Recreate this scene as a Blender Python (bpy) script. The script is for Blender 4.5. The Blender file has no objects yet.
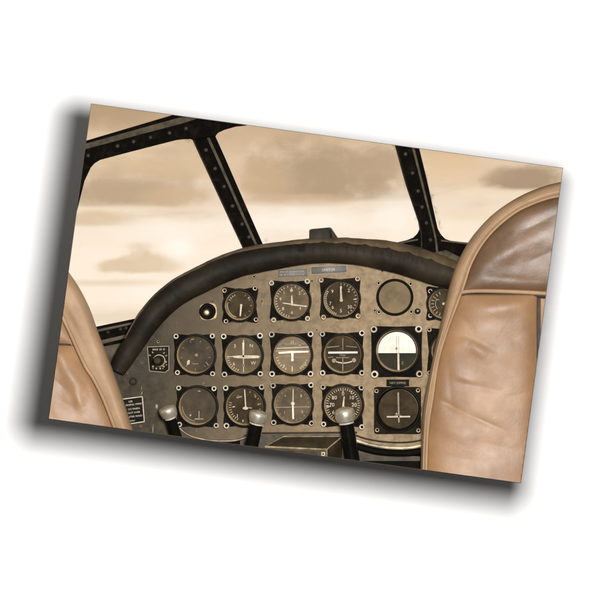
import bpy, bmesh, math, random
from mathutils import Vector, Matrix, noise
random.seed(7)
S = 0.002                       # metres per photo pixel (the photo is 600 px = 1.2 m wide)
C = bpy.context.scene.collection

def P(px, py, d):
    """photo-plane position -> world; d = distance in front of the white wall"""
    if d > 0.1: d += 0.280                    # the whole model stands this close to the wall
    if d > 0.47: d = 0.47 + (d - 0.47) * 0.6
    return Vector(((px - 300) * S, -d, (300 - py) * S))

# ------------------------------------------------------------------ cut block
CORN = [(91.4, 104.0), (562.6, 168.2), (520.6, 482.8), (48.9, 418.6)]   # the tilted block the cockpit is cut to
PLANES = []
for i in range(4):
    a = Vector(((CORN[i][0] - 300) * S, 0, (300 - CORN[i][1]) * S))
    b = Vector(((CORN[(i + 1) % 4][0] - 300) * S, 0, (300 - CORN[(i + 1) % 4][1]) * S))
    e = (b - a).normalized()
    n = Vector((0, 1, 0)).cross(e)
    mid = Vector((5 * S, 0, 7 * S))
    if n.dot(mid - a) > 0: n = -n
    PLANES.append((a, n))

def clip(bm):
    for co, no in PLANES:
        if not bm.verts: return
        ds = [(v.co - co).dot(no) for v in bm.verts]
        if max(ds) <= 1e-6: continue
        g = bm.verts[:] + bm.edges[:] + bm.faces[:]
        r = bmesh.ops.bisect_plane(bm, geom=g, dist=1e-7, plane_co=co, plane_no=no, clear_outer=True)
        ed = [x for x in r['geom_cut'] if isinstance(x, bmesh.types.BMEdge) and x.is_valid and len(x.link_faces) == 1]
        if ed:
            try: bmesh.ops.triangle_fill(bm, edges=ed, use_beauty=True, use_dissolve=False)
            except Exception: pass

# ------------------------------------------------------------------ mesh builder
class MB:
    def __init__(self): self.bm = bmesh.new(); self.mi = 0
    def _tag(self, faces):
        for f in faces: f.material_index = self.mi
    def prism(self, poly, d0, d1, bevel=0.0, seg=2):
        bm = self.bm
        area = sum(poly[i][0] * poly[(i + 1) % len(poly)][1] - poly[(i + 1) % len(poly)][0] * poly[i][1] for i in range(len(poly)))
        if area < 0: poly = list(reversed(poly))
        f0 = [bm.verts.new(P(x, y, d0)) for x, y in poly]
        f1 = [bm.verts.new(P(x, y, d1)) for x, y in poly]
        fs = [bm.faces.new(f1), bm.faces.new(list(reversed(f0)))]
        n = len(poly)
        for i in range(n):
            fs.append(bm.faces.new((f0[i], f0[(i + 1) % n], f1[(i + 1) % n], f1[i])))
        self._tag(fs)
        if bevel > 0:
            r = bmesh.ops.bevel(bm, geom=list(fs[0].edges), offset=bevel, segments=seg, affect='EDGES', profile=0.5, clamp_overlap=True)
            self._tag(r['faces'])
        return self
    def line(self, x0, y0, x1, y1, w0, d0, d1, w1=None, bevel=0):
        w1 = w0 if w1 is None else w1
        dx, dy = x1 - x0, y1 - y0; l = math.hypot(dx, dy) or 1
        nx, ny = -dy / l / 2, dx / l / 2
        return self.prism([(x0 + nx * w0, y0 + ny * w0), (x1 + nx * w1, y1 + ny * w1), (x1 - nx * w1, y1 - ny * w1), (x0 - nx * w0, y0 - ny * w0)], d0, d1, bevel)
    def disc(self, cx, cy, r, d0, d1, n=24, bevel=0, ry=None):
        ry = ry or r
        return self.prism([(cx + r * math.cos(2 * math.pi * i / n), cy + ry * math.sin(2 * math.pi * i / n)) for i in range(n)], d0, d1, bevel)
    def lathe(self, cx, cy, prof, n=56, closed=True):
        """prof: list of (radius px, d) turned about the line of sight through cx, cy"""
        bm = self.bm; rings = []
        for r, d in prof:
            if r < 1e-4: rings.append([bm.verts.new(P(cx, cy, d))] * n)
            else: rings.append([bm.verts.new(P(cx + r * math.cos(2 * math.pi * i / n), cy + r * math.sin(2 * math.pi * i / n), d)) for i in range(n)])
        m = len(rings); fs = []
        for j in range(m if closed else m - 1):
            a, b = rings[j], rings[(j + 1) % m]
            for i in range(n):
                q = [a[i], a[(i + 1) % n], b[(i + 1) % n], b[i]]
                q = list(dict.fromkeys(q))
                if len(q) > 2: fs.append(bm.faces.new(q))
        self._tag(fs); return self
    def lathe_axis(self, base, axis, prof, n=32):
        """prof: (radius m, height m) about axis from base"""
        bm = self.bm; axis = axis.normalized()
        u = axis.orthogonal().normalized(); v = axis.cross(u); rings = []
        for r, h in prof:
            o = base + axis * h
            if r < 1e-6: rings.append([bm.verts.new(o)] * n)
            else: rings.append([bm.verts.new(o + (u * math.cos(2 * math.pi * i / n) + v * math.sin(2 * math.pi * i / n)) * r) for i in range(n)])
        fs = []
        for j in range(len(rings) - 1):
            a, b = rings[j], rings[j + 1]
            for i in range(n):
                q = list(dict.fromkeys([a[i], a[(i + 1) % n], b[(i + 1) % n], b[i]]))
                if len(q) > 2: fs.append(bm.faces.new(q))
        for R in (rings[0], rings[-1]):
            R = list(dict.fromkeys(R))
            if len(R) > 2: fs.append(bm.faces.new(R))
        self._tag(fs); return self
    def tube(self, pts, rad, n=12, sy=1.0, disp=None, flip=False):
        """tube through world points; rad list in metres"""
        bm = self.bm; rings = []; N = len(pts)
        for k in range(N):
            t = (pts[min(k + 1, N - 1)] - pts[max(k - 1, 0)]).normalized()
            fwd = Vector((0, -1, 0)); s = t.cross(fwd).normalized(); f = s.cross(t).normalized()
            if flip: s = -s
            ring = []
            for i in range(n):
                a = 2 * math.pi * i / n; rr = rad[k]
                if disp: rr = rr * disp(k / (N - 1), a, k)
                ring.append(bm.verts.new(pts[k] + s * math.cos(a) * rr + f * math.sin(a) * rr * sy * (1 if f.y < 0 else -1)))
            rings.append(ring)
        fs = []
        for k in range(N - 1):
            for i in range(n):
                fs.append(bm.faces.new((rings[k][i], rings[k][(i + 1) % n], rings[k + 1][(i + 1) % n], rings[k + 1][i])))
        fs.append(bm.faces.new(rings[0])); fs.append(bm.faces.new(rings[-1]))
        self._tag(fs); return self
    def hexa(self, front, back, bevel=0):
        bm = self.bm
        a = [bm.verts.new(P(*p)) for p in front]; b = [bm.verts.new(P(*p)) for p in back]; n = len(a)
        fs = [bm.faces.new(a), bm.faces.new(list(reversed(b)))]
        for i in range(n): fs.append(bm.faces.new((a[i], a[(i + 1) % n], b[(i + 1) % n], b[i])))
        self._tag(fs)
        if bevel:
            es = list({e for f in fs for e in f.edges})
            bmesh.ops.bevel(bm, geom=es, offset=bevel, segments=2, affect='EDGES', profile=0.5, clamp_overlap=True)
        return self
    def text(self, s, cx, cy, size, d0, d1, rot=0, sx=1.0):
        cu = bpy.data.curves.new('lettering', 'FONT'); cu.body = s; cu.size = size * S * 1.22
        cu.align_x = 'CENTER'; cu.align_y = 'CENTER'; cu.extrude = (d1 - d0) / 2; cu.resolution_u = 2
        o = bpy.data.objects.new('lettering', cu); C.objects.link(o)
        me = o.to_mesh()
        M = Matrix.Translation(P(cx, cy, (d0 + d1) / 2)) @ Matrix.Rotation(rot, 4, 'Y') @ Matrix.Rotation(math.pi / 2, 4, 'X') @ Matrix.Diagonal((sx, 1, 1, 1))
        vs = [self.bm.verts.new(M @ v.co) for v in me.vertices]; fs = []
        for p in me.polygons:
            try: fs.append(self.bm.faces.new([vs[i] for i in p.vertices]))
            except ValueError: pass
        self._tag(fs)
        o.to_mesh_clear(); bpy.data.objects.remove(o); bpy.data.curves.remove(cu)
        return self
    def grid_solid(self, grid, dback):
        """grid[i][j] = (px, py, d): a closed solid with this front and a flat back"""
        bm = self.bm; N, M = len(grid), len(grid[0]); fs = []
        A = [[bm.verts.new(P(*p)) for p in row] for row in grid]
        B = [[bm.verts.new(P(p[0], p[1], dback)) for p in row] for row in grid]
        for i in range(N - 1):
            for j in range(M - 1):
                fs.append(bm.faces.new((A[i][j], A[i][j + 1], A[i + 1][j + 1], A[i + 1][j])))
                fs.append(bm.faces.new((B[i][j], B[i + 1][j], B[i + 1][j + 1], B[i][j + 1])))
        for i in range(N - 1):
            for j in (0, M - 1): fs.append(bm.faces.new((A[i][j], A[i + 1][j], B[i + 1][j], B[i][j])))
        for j in range(M - 1):
            for i in (0, N - 1): fs.append(bm.faces.new((A[i][j], A[i][j + 1], B[i][j + 1], B[i][j])))
        self._tag(fs); return self
    def build(self, name, mats, parent=None, cut=True, angle=35, label=None):
        bm = self.bm
        if cut: clip(bm)
        bmesh.ops.recalc_face_normals(bm, faces=bm.faces)
        o0 = ORG.get(parent.name, Vector()) if parent else None
        if parent is None:
            lo = Vector([min(v.co[i] for v in bm.verts) for i in range(3)]); hi = Vector([max(v.co[i] for v in bm.verts) for i in range(3)])
            o0 = Vector(((lo.x + hi.x) / 2, (lo.y + hi.y) / 2, lo.z))
        bmesh.ops.translate(bm, verts=bm.verts, vec=-o0)
        me = bpy.data.meshes.new(name); bm.to_mesh(me); bm.free()
        for m in (mats if isinstance(mats, (list, tuple)) else [mats]): me.materials.append(m)
        for p in me.polygons: p.use_smooth = True
        me.set_sharp_from_angle(angle=math.radians(angle))
        o = bpy.data.objects.new(name, me); C.objects.link(o)
        if parent: o.parent = parent
        else: o.location = o0
        ORG[o.name] = o0
        if label: o['label'] = label
        return o
ORG = {}
def thing(name, label, cat, loc, group=None):
    o = bpy.data.objects.new(name, None); C.objects.link(o); o.location = loc; o.empty_display_size = 0.05
    ORG[o.name] = Vector(loc); tag(o, label, cat, group); return o
def tag(o, label, cat, group=None):
    o['label'] = label; o['category'] = cat
    if group: o['group'] = group
    return o

# ------------------------------------------------------------------ materials
def lin(c):
    return tuple(((x / 255) / 12.92 if x / 255 <= 0.04045 else ((x / 255 + 0.055) / 1.055) ** 2.4) for x in c)
def N(nt, typ, **kw):
    n = nt.nodes.new(typ)
    for k, v in kw.items():
        if k in n.inputs: n.inputs[k].default_value = v
        else: setattr(n, k, v)
    return n
def new_mat(name):
    m = bpy.data.materials.new(name); m.use_nodes = True; nt = m.node_tree
    return m, nt, nt.nodes['Principled BSDF']
KA = 0.76
def alb(c):
    return tuple(x * KA for x in lin(c))
def mat(name, c1, c2=None, rough=0.5, metal=0.0, scale=20.0, bump=0.0, bscale=None, coat=0.0, spec=0.5, lo=0.35, hi=0.65, full=False):
    """two-tone mottled paint / leather / metal; colours are 0-255 sRGB"""
    m, nt, b = new_mat(name); L = nt.links.new
    kf = lin if full else alb
    c2 = c2 or c1
    tc = N(nt, 'ShaderNodeTexCoord')
    nz = N(nt, 'ShaderNodeTexNoise', Scale=scale, Detail=6.0, Roughness=0.62); L(tc.outputs['Object'], nz.inputs['Vector'])
    mr = N(nt, 'ShaderNodeMapRange'); mr.inputs['From Min'].default_value = lo; mr.inputs['From Max'].default_value = hi
    L(nz.outputs['Fac'], mr.inputs['Value'])
    mx = N(nt, 'ShaderNodeMix', data_type='RGBA'); mx.inputs['A'].default_value = (*kf(c1), 1); mx.inputs['B'].default_value = (*kf(c2), 1)
    for s_ in mx.inputs:
        if s_.name == 'A' and s_.type == 'RGBA': s_.default_value = (*kf(c1), 1)
        if s_.name == 'B' and s_.type == 'RGBA': s_.default_value = (*kf(c2), 1)
    L(mr.outputs['Result'], mx.inputs['Factor'])
    out = [o for o in mx.outputs if o.type == 'RGBA'][0]
    L(out, b.inputs['Base Color'])
    b.inputs['Roughness'].default_value = rough; b.inputs['Metallic'].default_value = metal
    b.inputs['Coat Weight'].default_value = coat; b.inputs['Specular IOR Level'].default_value = spec
    rr = N(nt, 'ShaderNodeMapRange'); rr.inputs['To Min'].default_value = max(0.05, rough - 0.12); rr.inputs['To Max'].default_value = min(1, rough + 0.12)
    nz2 = N(nt, 'ShaderNodeTexNoise', Scale=scale * 2.7, Detail=4.0); L(tc.outputs['Object'], nz2.inputs['Vector'])
    L(nz2.outputs['Fac'], rr.inputs['Value']); L(rr.outputs['Result'], b.inputs['Roughness'])
    if bump:
        nb = N(nt, 'ShaderNodeTexNoise', Scale=bscale or scale * 6, Detail=5.0); L(tc.outputs['Object'], nb.inputs['Vector'])
        bp = N(nt, 'ShaderNodeBump', Strength=bump, Distance=0.002); L(nb.outputs['Fac'], bp.inputs['Height']); L(bp.outputs['Normal'], b.inputs['Normal'])
    return m
def rgba_sock(node, nm): return [s for s in node.inputs if s.name == nm and s.type == 'RGBA'][0]
def fac_sock(node): return [s for s in node.inputs if s.name == 'Factor' and s.type == 'VALUE'][0]
def rgba_out(node): return [s for s in node.outputs if s.type == 'RGBA'][0]
def mixc(nt, f, a, b):
    n = N(nt, 'ShaderNodeMix', data_type='RGBA')
    for s_, v in ((rgba_sock(n, 'A'), a), (rgba_sock(n, 'B'), b)):
        if isinstance(v, tuple): s_.default_value = (*lin(v), 1)
        else: nt.links.new(v, s_)
    if isinstance(f, (int, float)): fac_sock(n).default_value = f
    else: nt.links.new(f, fac_sock(n))
    return rgba_out(n)

M = {}
M['wall'] = mat('white_wall_paint', (248, 248, 248), (250, 250, 250), rough=0.9, spec=0.1, full=True)
M['black_paint'] = mat('worn_black_paint', (13, 10, 7), (34, 28, 20), rough=0.6, scale=60, lo=0.5, hi=0.8, bump=0.1, spec=0.01)
M['black_edge'] = mat('rubbed_black_paint', (48, 40, 29), (20, 17, 12), rough=0.6, scale=40, spec=0.05)
M['brown_strip'] = mat('faded_seal_strip', (92, 78, 57), (52, 45, 33), rough=0.6, scale=45, spec=0.12)
M['bolt'] = mat('blackened_bolt', (52, 45, 34), (26, 22, 17), rough=0.55, spec=0.15, scale=60)
M['bezel'] = mat('black_bezel_enamel', (12, 10, 7), (30, 25, 18), rough=0.5, scale=34, bump=0.1, spec=0.01)
M['bezel_grey'] = mat('dusty_bezel_enamel', (42, 36, 26), (26, 22, 16), rough=0.55, scale=34, spec=0.01)
M['bezel_gloss'] = mat('polished_black_bezel', (8, 7, 5), (18, 15, 11), rough=0.35, spec=0.2, scale=34)
M['box_board'] = mat('brown_box_board', (96, 84, 68), (82, 72, 58), rough=0.8, spec=0.05)
M['dial_green'] = mat('dark_green_card', (40, 40, 29), (56, 52, 38), rough=0.5, scale=24, spec=0.02)
M['lip'] = mat('worn_bezel_lip', (226, 196, 150), (170, 144, 106), rough=0.4, scale=55)
M['dial_dark'] = mat('dark_dial_paint', (54, 45, 32), (88, 74, 53), rough=0.5, scale=26, spec=0.01, lo=0.4, hi=0.75)
M['dial_mid'] = mat('brown_dial_paint', (112, 94, 68), (74, 63, 45), rough=0.5, scale=24, spec=0.05)
M['dial_light'] = mat('bleached_dial_paint', (146, 122, 90), (96, 80, 58), rough=0.45, scale=24, spec=0.06, lo=0.3, hi=0.75)
M['dial_murk'] = mat('clouded_dial', (82, 68, 49), (48, 41, 30), rough=0.5, scale=20, spec=0.05)
M['dial_blank'] = mat('blank_cover_plate', (136, 114, 84), (96, 80, 58), rough=0.5, spec=0.06, scale=18)
M['mark'] = mat('cream_dial_paint', (222, 208, 182), (180, 164, 134), rough=0.6, scale=60)
M['mark_dim'] = mat('yellowed_dial_paint', (158, 142, 112), (130, 116, 90), rough=0.6, scale=90)
M['mark_faint'] = mat('faded_dial_paint', (110, 96, 72), (126, 110, 84), rough=0.6, scale=90)
M['white'] = mat('white_dial_enamel', (228, 219, 202), (200, 188, 166), rough=0.5, scale=30, lo=0.4, hi=0.9)
M['screw'] = mat('nickel_screw', (222, 209, 184), (168, 153, 126), rough=0.5, scale=60)
M['screw_dull'] = mat('dull_nickel_screw', (190, 174, 144), (140, 124, 98), rough=0.5, scale=60)
M['screw_old'] = mat('tarnished_screw', (150, 130, 100), (104, 90, 68), rough=0.4, metal=0.4, scale=120)
M['hole'] = mat('dark_slot', (16, 13, 9), rough=0.8, spec=0.03)
M['rust'] = mat('rusty_slot', (120, 74, 44), (80, 52, 32), rough=0.7, scale=150)
M['olive'] = mat('olive_box_paint', (84, 71, 52), (54, 46, 34), rough=0.5, scale=26, bump=0.12, spec=0.12)
M['olive_dark'] = mat('dark_olive_paint', (58, 51, 38), (40, 35, 27), rough=0.55, scale=26, bump=0.1, spec=0.12)
M['bright_edge'] = mat('bare_metal_and_highlight', (204, 184, 146), (122, 104, 78), rough=0.45, metal=0.1, scale=40)
M['tan_trim'] = mat('tan_trim_metal', (126, 106, 78), (84, 71, 52), rough=0.45, metal=0.1, scale=40)
M['black_gloss'] = mat('black_lever_plastic', (14, 13, 11), (24, 21, 17), rough=0.22, scale=30, spec=0.12)
M['chrome'] = mat('worn_nickel_knob', (255, 244, 222), (222, 194, 152), rough=0.3, metal=0.8, scale=50, lo=0.4, hi=0.8, full=True)
M['coaming'] = mat('black_coaming_leather', (30, 25, 18), (66, 55, 40), rough=0.62, scale=12, lo=0.42, hi=0.8, bump=0.3, bscale=110, spec=0.12)
M['flap'] = mat('brown_coaming_leather', (118, 98, 72), (70, 59, 44), rough=0.6, scale=14, bump=0.28, bscale=150, spec=0.14)  # flap brown lightened to paint in the sheen along the roll's top
M['placard'] = mat('black_placard', (22, 20, 16), (32, 28, 22), rough=0.5, spec=0.03)
M['placard_olive'] = mat('olive_placard', (74, 66, 49), (60, 53, 40), rough=0.5)
M['void'] = mat('black_footwell_shade', (16, 14, 11), (22, 19, 15), rough=0.7, spec=0.03)  # black stands in for the unlit void under the panel
M['leather'] = mat('tan_seat_leather', (174, 132, 92), (146, 109, 76), spec=0.42, rough=0.48, scale=9, bump=0.13, bscale=170)
M['leather_pale'] = mat('pale_seat_edging', (186, 150, 113), (160, 127, 94), spec=0.3, rough=0.55, scale=12, bump=0.15, bscale=180)
M['leather_left'] = mat('buff_seat_side_leather', (188, 153, 118), (164, 131, 98), spec=0.3, rough=0.55, scale=10, bump=0.15, bscale=180)
M['leather_shaded'] = mat('shaded_headrest_leather', (130, 97, 69), (102, 76, 54), spec=0.5, rough=0.46, scale=9, bump=0.14, bscale=170)  # same leather as the backrest, its shade painted in as darker brown
M['stitch_dark'] = mat('dark_seat_seam', (62, 46, 33), rough=0.7)

# instrument panel: tan paint, worn; darkening towards the pilot's side is painted vignette shade
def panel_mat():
    m, nt, b = new_mat('worn_shaded_tan_panel_paint'); L = nt.links.new
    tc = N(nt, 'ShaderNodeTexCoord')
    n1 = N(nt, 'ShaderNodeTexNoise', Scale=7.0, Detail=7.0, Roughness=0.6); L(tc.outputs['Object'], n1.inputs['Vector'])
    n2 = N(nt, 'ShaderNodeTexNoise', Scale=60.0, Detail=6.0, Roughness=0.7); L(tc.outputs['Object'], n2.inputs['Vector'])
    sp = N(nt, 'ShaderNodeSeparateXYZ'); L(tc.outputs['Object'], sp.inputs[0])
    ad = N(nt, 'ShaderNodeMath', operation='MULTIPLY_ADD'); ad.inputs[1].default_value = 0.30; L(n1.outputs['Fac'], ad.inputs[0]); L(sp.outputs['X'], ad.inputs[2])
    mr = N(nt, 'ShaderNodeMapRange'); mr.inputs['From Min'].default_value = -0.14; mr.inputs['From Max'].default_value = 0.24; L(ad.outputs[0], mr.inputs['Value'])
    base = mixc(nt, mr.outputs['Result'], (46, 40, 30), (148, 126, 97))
    mr2 = N(nt, 'ShaderNodeMapRange'); mr2.inputs['From Min'].default_value = 0.4; mr2.inputs['From Max'].default_value = 0.72; mr2.inputs['To Max'].default_value = 0.75
    L(n2.outputs['Fac'], mr2.inputs['Value'])
    c = mixc(nt, mr2.outputs['Result'], base, (80, 68, 50))
    n3 = N(nt, 'ShaderNodeTexNoise', Scale=150.0, Detail=8.0, Roughness=0.8); L(tc.outputs['Object'], n3.inputs['Vector'])
    m3 = N(nt, 'ShaderNodeMapRange'); m3.inputs['From Min'].default_value = 0.60; m3.inputs['From Max'].default_value = 0.70; m3.inputs['To Max'].default_value = 0.55; L(n3.outputs['Fac'], m3.inputs['Value'])
    c = mixc(nt, m3.outputs['Result'], c, (46, 39, 28))
    mp4 = N(nt, 'ShaderNodeMapping'); mp4.inputs['Scale'].default_value = (1.0, 1.0, 0.16); mp4.inputs['Rotation'].default_value = (0, 0.5, 0); L(tc.outputs['Object'], mp4.inputs['Vector'])
    n4 = N(nt, 'ShaderNodeTexNoise', Scale=190.0, Detail=3.0, Roughness=0.6, Distortion=0.4); L(mp4.outputs[0], n4.inputs['Vector'])
    m4 = N(nt, 'ShaderNodeMapRange'); m4.inputs['From Min'].default_value = 0.68; m4.inputs['From Max'].default_value = 0.74; m4.inputs['To Max'].default_value = 0.5; L(n4.outputs['Fac'], m4.inputs['Value'])
    c = mixc(nt, m4.outputs['Result'], c, (196, 172, 134))
    L(c, b.inputs['Base Color']); b.inputs['Roughness'].default_value = 0.6; b.inputs['Specular IOR Level'].default_value = 0.12
    nb = N(nt, 'ShaderNodeTexNoise', Scale=220.0, Detail=4.0); L(tc.outputs['Object'], nb.inputs['Vector'])
    bp = N(nt, 'ShaderNodeBump', Strength=0.25, Distance=0.001); L(nb.outputs['Fac'], bp.inputs['Height']); L(bp.outputs['Normal'], b.inputs['Normal'])
    return m
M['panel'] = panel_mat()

# sky: clouds as light given off by the sky backdrop, in metres on the backdrop itself
def sky_mat():
    m = bpy.data.materials.new('sepia_cloudy_sky'); m.use_nodes = True; nt = m.node_tree; L = nt.links.new
    nt.nodes.remove(nt.nodes['Principled BSDF']); outn = nt.nodes['Material Output']
    tc = N(nt, 'ShaderNodeTexCoord')
    def noise_(scale, sx, sz, det=6.0, rough=0.55, off=(0, 0, 0), dist=0.0):
        mp = N(nt, 'ShaderNodeMapping'); mp.inputs['Scale'].default_value = (sx, 1, sz); mp.inputs['Location'].default_value = off
        L(tc.outputs['Object'], mp.inputs['Vector'])
        n = N(nt, 'ShaderNodeTexNoise', Scale=scale, Detail=det, Roughness=rough, Distortion=dist); L(mp.outputs[0], n.inputs['Vector']); return n.outputs['Fac']
    sp = N(nt, 'ShaderNodeSeparateXYZ'); L(tc.outputs['Object'], sp.inputs[0])
    X, Z = sp.outputs['X'], sp.outputs['Z']
    def math_(op, a, b=None, c=None):
        n = N(nt, 'ShaderNodeMath', operation=op)
        for i, v in enumerate((a, b, c)):
            if v is None: continue
            if isinstance(v, (int, float)): n.inputs[i].default_value = v
            else: L(v, n.inputs[i])
        return n.outputs[0]
    def sstep(v, a, b, t0=0.0, t1=1.0):
        n = N(nt, 'ShaderNodeMapRange', interpolation_type='SMOOTHSTEP')
        n.inputs['From Min'].default_value = a; n.inputs['From Max'].default_value = b; n.inputs['To Min'].default_value = t0; n.inputs['To Max'].default_value = t1
        L(v, n.inputs['Value']); return n.outputs['Result']
    wob = math_('SUBTRACT', noise_(5, 1, 1.6, 4, 0.5), 0.5)
    wob2 = math_('SUBTRACT', noise_(17, 1, 1.3, 9, 0.62, (3, 0, 1)), 0.5)
    def pz(py): return (300 - py) * S
    def pxx(px): return (px - 300) * S
    zz = math_('MULTIPLY_ADD', wob, 0.05, Z)
    col = mixc(nt, sstep(zz, pz(262), pz(140)), (252, 235, 215), (214, 186, 152))
    # streaky high cloud
    st = noise_(5, 0.5, 3.2, 6, 0.55, (1.3, 0, 0.2))
    col = mixc(nt, math_('MULTIPLY', sstep(st, 0.48, 0.75), 0.3), col, (255, 238, 212))
    st2 = noise_(6, 0.5, 3.0, 6, 0.55, (5.3, 0, 2.2))
    col = mixc(nt, math_('MULTIPLY', sstep(st2, 0.5, 0.75), 0.25), col, (206, 174, 136))
    st3 = noise_(8, 0.55, 2.2, 9, 0.6, (2.3, 0, 7.2), 0.4)
    up = sstep(Z, pz(238), pz(200), 0.15, 1.0)
    col = mixc(nt, math_('MULTIPLY', math_('MULTIPLY', sstep(st3, 0.48, 0.72), 0.4), up), col, (194, 165, 129))
    st4 = noise_(11, 0.5, 2.0, 9, 0.62, (8.3, 0, 4.2), 0.4)
    col = mixc(nt, math_('MULTIPLY', sstep(st4, 0.5, 0.68), 0.4), col, (250, 228, 194))
    def cloud(cx, cy, rx, ry, colr, amt, soft=0.5, wq=0.9, flat=None):
        dx = math_('DIVIDE', math_('SUBTRACT', X, pxx(cx)), rx * S)
        dz = math_('DIVIDE', math_('SUBTRACT', Z, pz(cy)), ry * S)
        r2 = math_('SQRT', math_('ADD', math_('MULTIPLY', dx, dx), math_('MULTIPLY', dz, dz)))
        w = math_('ADD', math_('MULTIPLY', wob, wq * 1.5), math_('MULTIPLY', wob2, wq * 1.5))
        v = math_('ADD', r2, w)
        f = sstep(v, 1.0 - soft * 1.2, 1.0 + soft * 0.6, amt, 0.0)
        if flat is not None:
            zb = math_('MULTIPLY_ADD', wob2, 0.016, Z)
            f = math_('MULTIPLY', f, sstep(zb, pz(flat + 3), pz(flat - 2)))
        return f
    for (cx, cy, rx, ry, colr, amt, soft, wq, flat) in [
        (120, 112, 90, 24, (178, 149, 114), 0.9, 0.7, 0.8, None),
        (300, 128, 150, 22, (198, 168, 132), 0.8, 0.8, 0.9, None),
        (322, 176, 78, 36, (174, 147, 115), 0.97, 0.5, 1.0, 200),
        (372, 166, 44, 26, (180, 151, 118), 0.9, 0.5, 1.0, 190),
        (262, 180, 40, 22, (200, 168, 130), 0.8, 0.6, 1.0, 201),
        (300, 200, 60, 6, (206, 176, 140), 0.8, 0.6, 0.8, None),
        (120, 190, 80, 20, (184, 157, 124), 0.9, 0.5, 0.8, 206),
        (180, 196, 40, 12, (204, 174, 136), 0.85, 0.5, 0.8, 209),
        (150, 168, 70, 16, (208, 178, 140), 0.7, 0.7, 0.9, None),
        (98, 219, 46, 9, (216, 188, 152), 0.8, 0.5, 0.7, 226),
        (450, 158, 40, 12, (212, 180, 140), 0.7, 0.7, 0.9, None),
        (138, 261, 13, 17, (228, 205, 174), 0.9, 0.35, 0.9, 271),
        (127, 265, 15, 12, (228, 205, 174), 0.9, 0.35, 0.9, 272),
        (149, 264, 15, 12, (222, 197, 164), 0.9, 0.35, 0.9, 272),
        (119, 268, 24, 10, (222, 197, 164), 0.9, 0.3, 0.55, 272),
        (158, 266, 24, 11, (226, 202, 170), 0.8, 0.5, 0.6, 272),
        (140, 246, 14, 5, (222, 198, 166), 0.5, 0.7, 0.6, None),
        (110, 283, 60, 4, (228, 205, 174), 0.7, 0.7, 0.7, None),
        (120, 318, 70, 8, (232, 212, 184), 0.8, 0.5, 0.5, None),
        (522, 179, 44, 14, (166, 139, 108), 0.98, 0.35, 0.7, 189),
        (450, 170, 50, 16, (226, 192, 150), 0.6, 0.8, 0.8, None),
        (470, 215, 40, 6, (236, 212, 178), 0.6, 0.7, 0.8, None),
    ]:
        col = mixc(nt, cloud(cx, cy, rx, ry, colr, amt, soft, wq, flat), col, colr)
    for (cx, cy, rx, ry, amt) in [(180, 247, 16, 12, 0.95), (168, 230, 60, 14, 0.5), (165, 292, 50, 10, 0.5), (300, 222, 110, 16, 0.6), (400, 215, 30, 18, 0.6)]:
        col = mixc(nt, cloud(cx, cy, rx, ry, None, amt, 0.8, 0.7), col, (255, 246, 232))
    em = N(nt, 'ShaderNodeEmission', Strength=1.0); L(col, em.inputs['Color']); L(em.outputs[0], outn.inputs['Surface'])
    return m
M['sky'] = sky_mat()

# windscreen glass: clear, faintly reflecting, grime along the edges and a few specks
def glass_mat():
    m = bpy.data.materials.new('grimy_windscreen_glass'); m.use_nodes = True; nt = m.node_tree; L = nt.links.new
    nt.nodes.remove(nt.nodes['Principled BSDF']); out = nt.nodes['Material Output']
    tr = N(nt, 'ShaderNodeBsdfTransparent'); gl = N(nt, 'ShaderNodeBsdfGlossy', Roughness=0.3)
    fr = N(nt, 'ShaderNodeFresnel', IOR=1.06); m1 = N(nt, 'ShaderNodeMixShader'); L(fr.outputs[0], m1.inputs[0]); L(tr.outputs[0], m1.inputs[1]); L(gl.outputs[0], m1.inputs[2])
    df = N(nt, 'ShaderNodeBsdfDiffuse'); df.inputs['Color'].default_value = (*lin((96, 76, 52)), 1)
    at = N(nt, 'ShaderNodeAttribute', attribute_name='edge_grime')
    tc = N(nt, 'ShaderNodeTexCoord'); mp = N(nt, 'ShaderNodeMapping'); mp.inputs['Scale'].default_value = (1, 1, 0.5); L(tc.outputs['Object'], mp.inputs['Vector'])
    nz = N(nt, 'ShaderNodeTexNoise', Scale=70.0, Detail=8.0, Roughness=0.75, Distortion=0.6); L(mp.outputs[0], nz.inputs['Vector'])
    nw = N(nt, 'ShaderNodeTexNoise', Scale=13.0, Detail=3.0); L(tc.outputs['Object'], nw.inputs['Vector'])
    a1 = N(nt, 'ShaderNodeMath', operation='MULTIPLY'); L(nw.outputs['Fac'], a1.inputs[0]); L(at.outputs['Fac'], a1.inputs[1])
    a2 = N(nt, 'ShaderNodeMath', operation='MULTIPLY_ADD'); a2.inputs[1].default_value = 0.44; L(a1.outputs[0], a2.inputs[0]); L(nz.outputs['Fac'], a2.inputs[2])
    mr = N(nt, 'ShaderNodeMapRange'); mr.inputs['From Min'].default_value = 0.67; mr.inputs['From Max'].default_value = 0.95; mr.inputs['To Max'].default_value = 0.85; L(a2.outputs[0], mr.inputs['Value'])
    m2 = N(nt, 'ShaderNodeMixShader'); L(mr.outputs['Result'], m2.inputs[0]); L(m1.outputs[0], m2.inputs[1]); L(df.outputs[0], m2.inputs[2]); L(m2.outputs[0], out.inputs['Surface'])
    return m
M['glass'] = glass_mat()

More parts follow.
